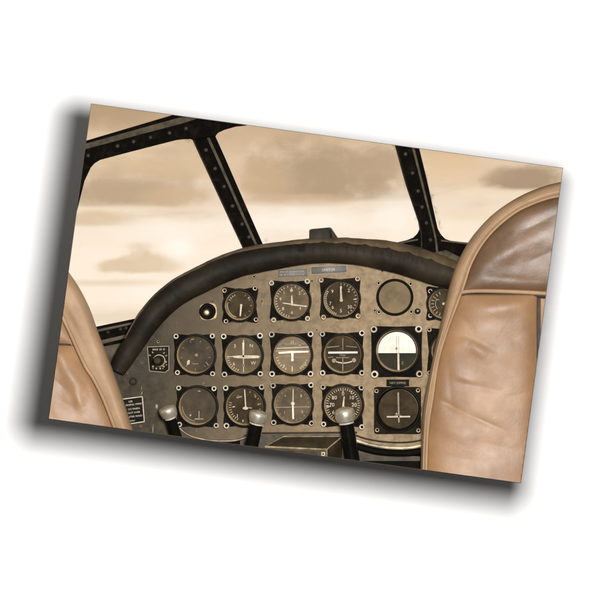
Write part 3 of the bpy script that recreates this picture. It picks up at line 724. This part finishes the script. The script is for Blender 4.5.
# --- row 3
g = gauge('gauge with dark empty face and small cream T mark, bottom row', 197.5, 406.3, 18.2, 20.6, [(178.6, 388), (214, 388.6), (179.5, 424.5), (216.2, 425.6)], 'dial_murk', sr=2.9)
k = marks(g, 'mark_dim'); k.l(199, 411, 199, 418.6, .9).l(194.6, 419, 203.4, 419, 1.1).dot(190.4, 415.2, 1.0).arc(197.5, 406.3, 15.2, 190, 270, .5).l(198, 391, 200.5, 391.2, 1.0).done()
g = gauge('dark faced gauge with thin needle straight up, partly behind the middle lever knob', 244.8, 406.5, 18.4, 20.6, [(225.6, 388), (261.7, 387), (226.4, 425.8), (262, 425)], 'dial_dark', sr=3.0)
k = marks(g, 'mark_dim'); k.ticks(244.8, 406.5, 13.4, 16, 210, 285, 9, .8).l(236.5, 397.5, 242, 396.6, 1.3).t('B', 238.4, 397, 3.4).t('4', 255.3, 396.7, 3.6).l(257.5, 404.6, 261.0, 403.6, 1.2).l(246, 407.6, 252, 408, 1.0).ticks(244.8, 406.5, 14.5, 16.2, 20, 160, 8, .5).done()
k = marks(g); k.t('1', 237.4, 416, 4.0).t('8', 243, 421, 2.6).l(232.5, 407, 235, 406.6, 1).done()
needle(g, 245.8, 408.3, 244.6, 389.5, 1.3, .9, 0); q = MB(); q.disc(245.4, 408.2, 2.7, DD + .001, DD + .0026, 20, ry=1.5); q.build('needle_hub', M['mark'], g, cut=False)
g = gauge('brown faced gauge with white needle hanging straight down and thin cross line', 292.8, 404.6, 18.3, 20.8, [(273, 385.6), (311, 385), (273.6, 422.6), (311.6, 423.4)], 'dial_mid', sr=3.2, bez='bezel')
k = marks(g, 'mark_dim'); k.l(275.6, 407.4, 310, 406.8, .7).ticks(292.8, 404.6, 15, 16.5, 0, 350, 22, .4).nums(292.8, 404.6, 11.5, [(42, '3'), (130, '2'), (226, '1'), (318, '4')], 3.2).done()
k = marks(g); k.l(293.2, 389, 293.0, 402, .9).t('3', 301, 396, 3.4).t('2', 302.3, 412, 3.2).done()
needle(g, 292.8, 403.6, 293.2, 419, 1.6, 1.8, 1.9, 'white')
g = gauge('gauge ringed with large white numerals behind the rightmost lever knob', 343, 405, 18.5, 20.8, [(323, 387), (361.4, 387.6), (323.6, 424.2), (361.9, 427)], 'dial_dark', sr=3.0)
k = marks(g); k.ticks(343, 405, 14.6, 17, -150, 150, 37, .5).nums(343, 405, 11.2, [(0, '0'), (50, '10'), (90, '20'), (310, '80'), (270, '70'), (228, '60')], 4.4).l(326.4, 406.4, 331, 406.4, .9).l(343, 389.2, 343, 393, .9).l(351, 391, 351.6, 394, .9).done()
needle(g, 343, 408, 344.2, 396.4, 2.0, 1.1, 1.6)
g = gauge('dusty gauge with plain cream cross on dark face, under the small placard', 397.8, 409.3, 20.6, 23.6, [(376.5, 391), (418, 390.3), (377.2, 430), (418.4, 430.4)], 'dial_dark', sag=.3, corner=2.5, sr=2.4, skind='screw_old', bez='bezel_grey', lipm='bezel_grey')
k = marks(g, 'mark_dim'); k.l(398.2, 392.5, 398.9, 422.5, 1.5).dot(396.5, 413.6, 1.0).l(395, 415.2, 401, 415.2, .6).done()
k = marks(g); k.l(386.8, 416.8, 410.2, 416.6, 1.5).done()

# --- placards
def words(q, x0, x1, y, h, d0, d1, slope=0.0):
    x = x0
    while x < x1 - .6:
        w = random.uniform(.5, 1.0)
        q.prism([(x, y + slope * (x - x0) - h * random.uniform(.35, .5)), (x + w, y + slope * (x + w - x0) - h * .5), (x + w, y + slope * (x + w - x0) + h * random.uniform(.2, .5)), (x, y + slope * (x - x0) + h * .5)], d0, d1)
        x += w + (random.choice((.35, .4, .45, 1.4)))
def placard(label, quad, m, edge, border=.8):
    q = MB(); q.prism(quad, DP - .001, DP + .0022, .0004); o = q.build('placard', M[m], ip, label=label)
    q = MB(); n = len(quad)
    for i in range(n): q.line(*quad[i], *quad[(i + 1) % n], border, DP + .0018 + i * .0001, DP + .0028 + i * .0001)
    q.build('border', M[edge], o); return o
o = placard('narrow olive placard with two lines of tiny lettering under the coaming', [(277.6, 269.6), (307.6, 268.4), (307.9, 276.6), (277.8, 277.6)], 'placard_olive', 'mark_faint')
q = MB(); words(q, 280, 304, 272, 1.6, DP + .002, DP + .0027, -.03); words(q, 279.5, 305, 275, 1.7, DP + .002, DP + .0027, -.03); q.build('lettering', M['mark_dim'], o, cut=False)
o = placard('olive placard with one short white line of lettering under the coaming', [(310.8, 266.6), (346.6, 265.2), (346.9, 272.6), (311, 274.6)], 'placard_olive', 'mark_dim')
q = MB(); q.text('UNIT.35', 328.5, 269.9, 2.9, DP + .002, DP + .0028, -.04, 1.05); q.build('lettering', M['mark'], o, cut=False)
o = placard('small dark placard reading NAV (OMNI) between two gauges', [(386.6, 379.6), (409, 379.6), (409, 386.2), (386.6, 386.2)], 'placard', 'placard', .3)
q = MB(); q.text('NAV (OMNI)', 397.8, 383, 2.5, DP + .002, DP + .0028, 0, .95); q.build('lettering', M['mark_dim'], o, cut=False)
o = placard('black placard with white border and lines of white lettering beside the left seat', [(112, 400.5), (142.3, 396.6), (144.3, 421.6), (118, 425.6)], 'placard', 'mark', .9)
q = MB()
for tx, x, y, z in [('USE', 130.5, 401.6, 2.0), ('TURNING, WIND', 132.6, 404.6, 2.0), ('ON WHEN', 133.8, 408.9, 2.0), ('NOT OVER', 134, 412.6, 2.0), ('AFTER WIND', 135, 416.4, 2.0), ('ONLY', 132.5, 420.8, 1.7)]:
    q.text(tx, x, y, z, DP + .002, DP + .0028, -.12)
q.build('lettering', M['mark'], o, cut=False)
o = placard('square black selector placard framed in white behind a rotary knob', [(147.4, 347), (168.9, 346.2), (168.9, 369.6), (165, 372.4), (149.5, 371)], 'placard', 'mark_dim', .7)
q = MB(); words(q, 152.5, 165, 349.6, 2.0, DP + .002, DP + .0028, -.02)
for a in (-60, -35, 40, 62, 120, 150, 210): 
    t = math.radians(a); q.line(158 + 8.3 * math.sin(t), 360 - 8.3 * math.cos(t), 158 + 10.2 * math.sin(t), 360 - 10.2 * math.cos(t), 1.0, DP + .002, DP + .0028)
q.build('lettering', M['mark_dim'], o, cut=False)
# selector knob: ring, finger lugs and an off-centre domed knob
q = MB(); q.lathe(158.2, 361.2, [(0, DP + .001), (8.2, DP + .001), (8.2, DP + .006), (7.2, DP + .008), (5.6, DP + .008), (0, DP + .0075)], 32, False)
kn = q.build('selector_knob', M['bezel_grey'], ip, label='round rotary selector knob on a square black placard')
for a in (95, 135, 165, 195, 225):
    t = math.radians(a); q = MB(); q.disc(158.2 + 7.6 * math.sin(t), 361.2 - 7.6 * math.cos(t), 1.3, DP + .006, DP + .0105, 10, .0008); q.build('lug', M['tan_trim'], kn)
q = MB(); q.lathe_axis(P(159, 361, DP + .006), Vector((-.14, -1, .02)), [(.0105, 0), (.0108, .008), (.0095, .018), (.0088, .024), (.006, .0275), (0, .0285)], 28); q.build('cap', M['olive_dark'], kn)
q = MB(); q.lathe(159.2, 360.6, [(6.2, DP + .0075), (6.2, DP + .0105), (5.2, DP + .0115), (4.9, DP + .0075)], 32); q.build('ring', M['lip'], kn)
# small jack knob near the coaming
q = MB(); q.prism(fillet([(199.4, 304.4), (216, 302.6), (217.2, 319), (200.4, 320.4)], 5), DP - .001, DP + .003, .0008)
kn = q.build('socket', M['lip'], ip, label='small round black socket in a bright bracket by the coaming')
q = MB(); q.lathe(207.6, 311.4, [(0, DP + .001), (8.2, DP + .001), (8.2, DP + .008), (7.2, DP + .011), (5.4, DP + .011), (4.8, DP + .006), (0, DP + .006)], 32, False); q.build('collar', M['bezel'], kn)
q = MB(); q.lathe(206.6, 312.6, [(0, DP + .003), (3.6, DP + .003), (3.5, DP + .012), (2.2, DP + .015), (0, DP + .0155)], 20, False); q.build('plug', M['screw_old'], kn)
screw(ip, 212.6, 301.4, 1.6, 'screw_old', 'hole', DP + .003)
# loose fasteners on the plate
for x, y, r in [(158.2, 341.6, 1.7), (142.3, 362.2, 1.6), (127.6, 372.4, 1.5), (141.6, 390.8, 1.4), (141, 426, 1.4), (254, 276.6, 2.0), (382.3, 270.8, 1.9), (312, 281, 1.1), (262, 301.2, .8), (316.8, 330, .9)]:
    screw(ip, x, y, r, 'screw_old', 'hole', DP + .002)
q = MB(); q.lathe(133, 381.6, [(0, DP - .001), (4.2, DP - .001), (4.0, DP + .004), (2.8, DP + .005), (2.4, DP + .010), (0, DP + .011)], 20, False); q.build('fuel_cock', M['olive_dark'], ip)
q = MB(); q.disc(156.5, 406.5, 1.6, DP - .001, DP + .002, 14, .0006, 2.8); q.build('stud', M['tan_trim'], ip)

# ================================================================== pedestal box
pb = thing('pedestal_box', 'olive metal box with painted edge highlights below the gauges between two levers', 'control box', P(303, 462, .20))
b = MB(); b.hexa([(265, 446.6, .252), (326.8, 449.4, .252), (326.8, 480, .256), (265, 478, .256)], [(283, 436.6, .172), (342.4, 436.2, .172), (342.4, 470, .172), (283, 470, .172)], .0012)
b.build('housing', M['olive'], pb)
def edge(pa, pb_, r): 
    q = MB(); q.tube([P(*pa), P(*[(a + c) / 2 for a, c in zip(pa, pb_)]), P(*pb_)], [r * S] * 3, 8); q.build('edge_highlight', M['bright_edge'], pb)  # pale strips paint in the highlights along the box edges
edge((265, 446.8, .2525), (326.8, 449.6, .2525), 1.0); edge((326.8, 449.4, .2525), (342.2, 436.6, .174), .7); edge((265, 446.6, .2525), (283, 436.8, .174), .45); edge((283, 436.6, .173), (342.2, 436.2, .173), .5); edge((326.8, 449.4, .2525), (326.8, 465, .2545), .6)
q = MB(); q.prism([(321, 451.6), (325.4, 451.8), (325.4, 456.4), (321, 456.2)], .252, .2555, .0005); q.build('tag_plate', M['bright_edge'], pb)
q = MB(); q.disc(323.2, 454, .9, .2550, .2562, 10); q.build('tag_hole', M['hole'], pb)
q = MB(); q.prism([(272, 450), (317, 452), (317, 470), (272, 470)], .251, .2548, .0006); q.build('face_plate', M['olive'], pb)

# ================================================================== levers
def lever(label, kx, ky, kr, ax, ay, w, flat=.75, tilt=0.0, band=True):
    """knob centre px, knob radius px, shaft foot px, shaft width px"""
    top = P(kx, ky, .232); foot = P(ax, ay, .205); axis = (top - foot).normalized(); L_ = (top - foot).length
    t = thing('control_lever', label, 'lever', foot, 'control levers in front of the panel')
    q = MB(); r = w * S / 2
    q.lathe_axis(foot, axis, [(r * 1.03, -.02), (r * 1.03, 0), (r, L_ * .5), (r * .96, L_ - kr * S * .62), (r * .8, L_ - kr * S * .5)], 36); q.build('shaft', M['black_gloss'], t)
    k = kr * S
    q = MB(); q.lathe_axis(top, axis, [(r * .80, -k * .72), (k * .84, -k * .66), (k * .98, -k * .2), (k, k * .12), (k * .97, k * .28), (k * .86, k * .42 * flat + k * .1), (k * .6, k * .62 * flat), (k * .3, k * .72 * flat), (0, k * .75 * flat)], 40)
    for v in q.bm.verts: v.co += Vector((1, 0, 0.4)) * .0012 * noise.noise(v.co * 60)
    q.build('knob', M['chrome'], t, angle=50)
    if band:
        q = MB(); q.lathe_axis(top, axis, [(r * 1.0, -k * .93), (r * 1.07, -k * .9), (r * 1.07, -k * .80), (r * .98, -k * .74)], 36); q.build('collar', M['screw'], t)
lever('short lever with dull dented metal knob left of the dark faced gauge', 168, 411, 9, 177.5, 440, 11, .8)
lever('black lever with flat topped bright knob beside the pedestal box, middle one of three', 258.2, 416, 9.4, 249, 456, 13.8, .85)
lever('tallest black lever with round shiny knob before the gauge with large white numerals', 345, 414.4, 10.4, 353.5, 468, 14.6, 1.0)

# ================================================================== seats
def creases(x, y, lst):
    v = 0.0
    for x0, y0, x1, y1, w, amp in lst:
        d, t = segdist(x, y, x0, y0, x1, y1)
        v += (1.3 * amp * math.exp(-(d / (w * 1.25)) ** 2) if amp > 0 else 1.1 * amp * math.exp(-(d * d + 1.2) ** .5 / (w * .8))) * math.sin(math.pi * (0.12 + .76 * t))
    return v
def ruled(A, B, n, m, dfun):
    a, b_ = resample(A, n), resample(B, n); g = []
    for p, q in zip(a, b_):
        row = []
        for j in range(m):
            t = j / (m - 1); x, y = p[0] + (q[0] - p[0]) * t, p[1] + (q[1] - p[1]) * t
            row.append((x, y, dfun(x, y, t, math.hypot(x - p[0], y - p[1]), math.hypot(x - q[0], y - q[1]))))
        g.append(row)
    return g
def bead(path2, d, r, name, m, par, n=120, sy=1.0):
    pp = resample(path2, n); q = MB(); q.tube([P(x, y, d) for x, y in pp], [r * S] * n, 10, sy); return q.build(name, M[m], par, angle=60)

rs = thing('pilot_seat', 'tan leather seat back with headrest cushion in painted shade filling the right edge', 'seat', P(490, 480, .26), 'leather pilot seats')
outer = [(420.3, 500), (420.5, 470), (421, 450), (422.5, 412), (427, 385), (434.5, 350), (442.5, 315), (446, 298), (454, 270), (465, 247.5), (477.5, 230), (495, 212.5), (517.5, 197.5), (540, 187.6), (561, 182), (600, 176)]
inner = [(426.3, 500), (426.3, 470), (426.8, 450), (428.4, 425), (432.2, 400), (438, 362), (446, 334), (457, 304), (464, 285), (471, 264), (482.5, 243.5), (497.5, 226.5), (517.5, 211), (540, 201), (559, 196), (600, 190)]
def dband(x, y, t, a, b_):
    e = min(a, 9) / 9
    return .232 + .05 * math.sqrt(max(0, 1 - (1 - e) ** 2)) + .004 * math.sin(math.pi * min(1, t)) - .006 * max(0, t - .8) / .2 + .0012 * noise.noise(Vector((x * .05, y * .05, 2)))
b = MB(); b.grid_solid(ruled(outer, inner, 150, 22, dband), .200); b.build('side_band', M['leather_pale'], rs, angle=80)
mid_ = [tuple(o * .48 + i * .52 for o, i in zip(p, q)) for p, q in zip(resample(outer, 60), resample(inner, 60))]
bead(mid_[::3], .2855, 0.9, 'seam', 'leather_left', rs)
bead(inner, .2790, 1.4, 'piping', 'leather_left', rs)
# backrest
inA = [(427, 500), (427, 470), (427.6, 450), (429.2, 425), (433, 400), (438.8, 362), (446.8, 334), (457.6, 305), (461.5, 295)]
inB = [(536.5, 500), (536.5, 470), (536.5, 400), (536.8, 340), (537, 295)]
CR = [(436, 398, 462, 412, 4.5, -3.4), (462, 412, 505, 431, 5, -2.6), (440, 352, 470, 344, 7, 1.6), (452, 330, 500, 352, 7, -2.0), (468, 343, 488, 356, 5, 2.0), (452, 380, 500, 392, 6, -1.8), (450, 372, 478, 384, 5, 1.5),
      (470, 312, 525, 304, 7, 2.2), (446, 345, 452, 410, 7, -1.4), (470, 440, 520, 452, 9, -1.4), (500, 330, 530, 350, 10, -1.2), (440, 425, 470, 440, 6, 1.4), (505, 398, 530, 392, 6, -1.0), (436, 455, 480, 462, 6, -1.0), (460, 315, 472, 330, 5, -1.2)]
def dback_(x, y, t, a, b_):
    e = (1 - math.exp(-a / 7)) * (1 - math.exp(-b_ / 6)) * (1 - math.exp(-max(0, y - 293.5) / 5))
    big = 8 * math.sin(math.pi * min(1, max(0, t))) ** .8
    nz = 1.5 * noise.noise(Vector((x * .025, y * .025, 1))) + .25 * noise.noise(Vector((x * .08, y * .08, 5)))
    return .272 + S * (e * (10 + nz + creases(x, y, CR)) + big * .7)
b = MB(); b.grid_solid(ruled(inA, inB, 150, 90, dback_), .215); b.build('backrest', M['leather'], rs, angle=80)
# head cushion
hA = [(462.4, 292.2), (466, 281), (472, 264), (483.3, 244.3), (498.2, 227.4), (518, 212), (540.3, 202), (559.3, 197), (606, 190)]
hB = [(606, 294.5), (606, 270), (606, 250), (606, 230), (606, 200)]
CH = [(490, 262, 520, 246, 8, 3.2), (515, 248, 560, 228, 9, 2.6), (478, 276, 545, 281, 6, -1.6), (470, 280, 500, 250, 7, 1.0), (520, 232, 556, 214, 9, -2.0), (528, 262, 556, 250, 5, -1.6), (500, 238, 512, 228, 6, -1)]
def dhead(x, y, t, a, b_):
    e = (1 - math.exp(-a / 8)) * (1 - math.exp(-max(0, 292 - y) / 6))
    nz = 1.5 * noise.noise(Vector((x * .03, y * .03, 9))) + .4 * noise.noise(Vector((x * .1, y * .1, 4)))
    return .268 + S * e * (13 + nz + creases(x, y, CH))
b = MB(); b.grid_solid(ruled(hA, hB, 110, 80, dhead), .215); b.build('headrest', M['leather_shaded'], rs, angle=80)
bead([(461, 292.2), (475, 291), (500, 291.2), (525, 292.2), (548, 293.6), (570, 295)], .2800, 2.2, 'piping', 'leather_left', rs)
bead([(462, 294.9), (500, 294.4), (530, 295.2), (545, 296.5)], .274, 1.1, 'seam', 'stitch_dark', rs)
b = MB(); b.prism([tuple(p) for p in resample(inner, 40)] + [(600, 500)], .203, .222); b.build('seat_shell', M['stitch_dark'], rs, angle=80)
b = MB(); b.prism([(540.2, 298), (575, 300), (575, 500), (540.2, 500)], .222, .268, .004); b.build('side_band', M['leather_left'], rs)

ls = thing('pilot_seat', 'buff leather seat back with broad pale side panel at the left edge', 'seat', P(85, 430, .26), 'leather pilot seats')
lo = [(55, 252), (62, 263), (68.7, 272), (80, 289), (90, 309), (97.5, 330), (106, 352), (114, 373), (122.5, 397.5), (133, 429.5), (146, 468)]
li = [(40, 288), (52, 300), (61, 314), (70, 333), (79, 353), (86, 367.5), (93.5, 379), (103, 398), (114, 426), (128, 462)]
def dlb(x, y, t, a, b_):
    e = min(a, 10) / 10
    return .226 + .05 * math.sqrt(max(0, 1 - (1 - e) ** 2)) + .006 * math.sin(math.pi * t) + .003 * noise.noise(Vector((x * .05, y * .05, 12))) + S * creases(x, y, [(64, 306, 84, 345, 3.0, -1.4), (66, 304, 80, 325, 4.0, 1.6), (84, 345, 92, 362, 3, -.8), (96, 350, 110, 385, 5, -.8)])
b = MB(); b.grid_solid(ruled(lo, li, 130, 34, dlb), .195); b.build('side_band', M['leather_left'], ls, angle=80)
bead(li, .2795, 2.0, 'piping', 'leather_pale', ls)
cA = [(75, 345.5), (78, 353.6), (85, 368), (92.5, 379.8), (102, 398.6), (113, 426.4), (127, 462)]
cB = [(20, 343), (20, 360), (20, 380), (20, 400), (20, 420), (20, 440), (20, 470)]
CL = [(58, 350, 68, 372, 5, 2.6), (66, 372, 84, 392, 5, 2.0), (74, 388, 82, 408, 4, 2.0), (52, 378, 68, 392, 6, -2.0), (58, 400, 76, 410, 5, -1.6), (84, 380, 92, 400, 5, -1.2), (50, 405, 70, 425, 6, 1.0), (72, 352, 84, 372, 4, -1.6)]
def dlc(x, y, t, a, b_):
    e = (1 - math.exp(-a / 6)) * (1 - math.exp(-max(0, y - 344) / 4))
    return .268 + S * e * (10 + 1.4 * noise.noise(Vector((x * .03, y * .03, 21))) + .3 * noise.noise(Vector((x * .1, y * .1, 22))) + creases(x, y, CL))
b = MB(); b.grid_solid(ruled(cA, cB, 90, 70, dlc), .210); b.build('backrest', M['leather'], ls, angle=80)
hA2 = [(75.3, 345), (70, 334), (61, 315), (52, 301), (40, 288)]; hB2 = [(20, 343.6), (20, 330), (20, 318), (20, 305), (20, 292)]
def dlh(x, y, t, a, b_): return .268 + S * (1 - math.exp(-a / 6)) * (1 - math.exp(-max(0, 344 - y) / 4)) * 8
b = MB(); b.grid_solid(ruled(hA2, hB2, 50, 40, dlh), .210); b.build('headrest', M['leather'], ls, angle=80)
bead([(20, 342.4), (50, 343.8), (71, 344.8)], .2715, 1.0, 'seam', 'stitch_dark', ls, 20)

# ================================================================== light
lamp = bpy.data.lights.new('key_light', 'AREA'); so = bpy.data.objects.new('key_light', lamp); C.objects.link(so)
lamp.shape = 'DISK'; lamp.size = 1.08; lamp.energy = 630; lamp.color = (1.0, 0.992, 0.98)
so.location = (0.36, -6.9, 0.30); so.rotation_euler = (Vector((0.36, -6.9, 0.30))).to_track_quat('Z', 'Y').to_euler()
w = bpy.data.worlds.new('World'); bpy.context.scene.world = w; w.use_nodes = True; nt = w.node_tree
bg = nt.nodes['Background']; tc = N(nt, 'ShaderNodeTexCoord'); sp = N(nt, 'ShaderNodeSeparateXYZ'); nt.links.new(tc.outputs['Generated'], sp.inputs[0])
mr = N(nt, 'ShaderNodeMapRange'); mr.inputs['From Min'].default_value = -0.25; mr.inputs['From Max'].default_value = 0.85; nt.links.new(sp.outputs['Z'], mr.inputs['Value'])
nt.links.new(mixc(nt, mr.outputs['Result'], (22, 20, 18), (252, 247, 240)), bg.inputs['Color']); bg.inputs['Strength'].default_value = 0.30

# ================================================================== camera and output
cam = bpy.data.cameras.new('camera'); cam.type = 'ORTHO'; cam.ortho_scale = 1.2; cam.clip_start = 0.05; cam.clip_end = 50
c = bpy.data.objects.new('camera', cam); C.objects.link(c); c.location = (0, -3.0, 0); c.rotation_euler = (math.pi / 2, 0, 0)
sc = bpy.context.scene; sc.camera = c
sc.render.resolution_x = sc.render.resolution_y = 1024
sc.view_settings.view_transform = 'Standard'; sc.view_settings.look = 'None'; sc.view_settings.exposure = 0; sc.view_settings.gamma = 1
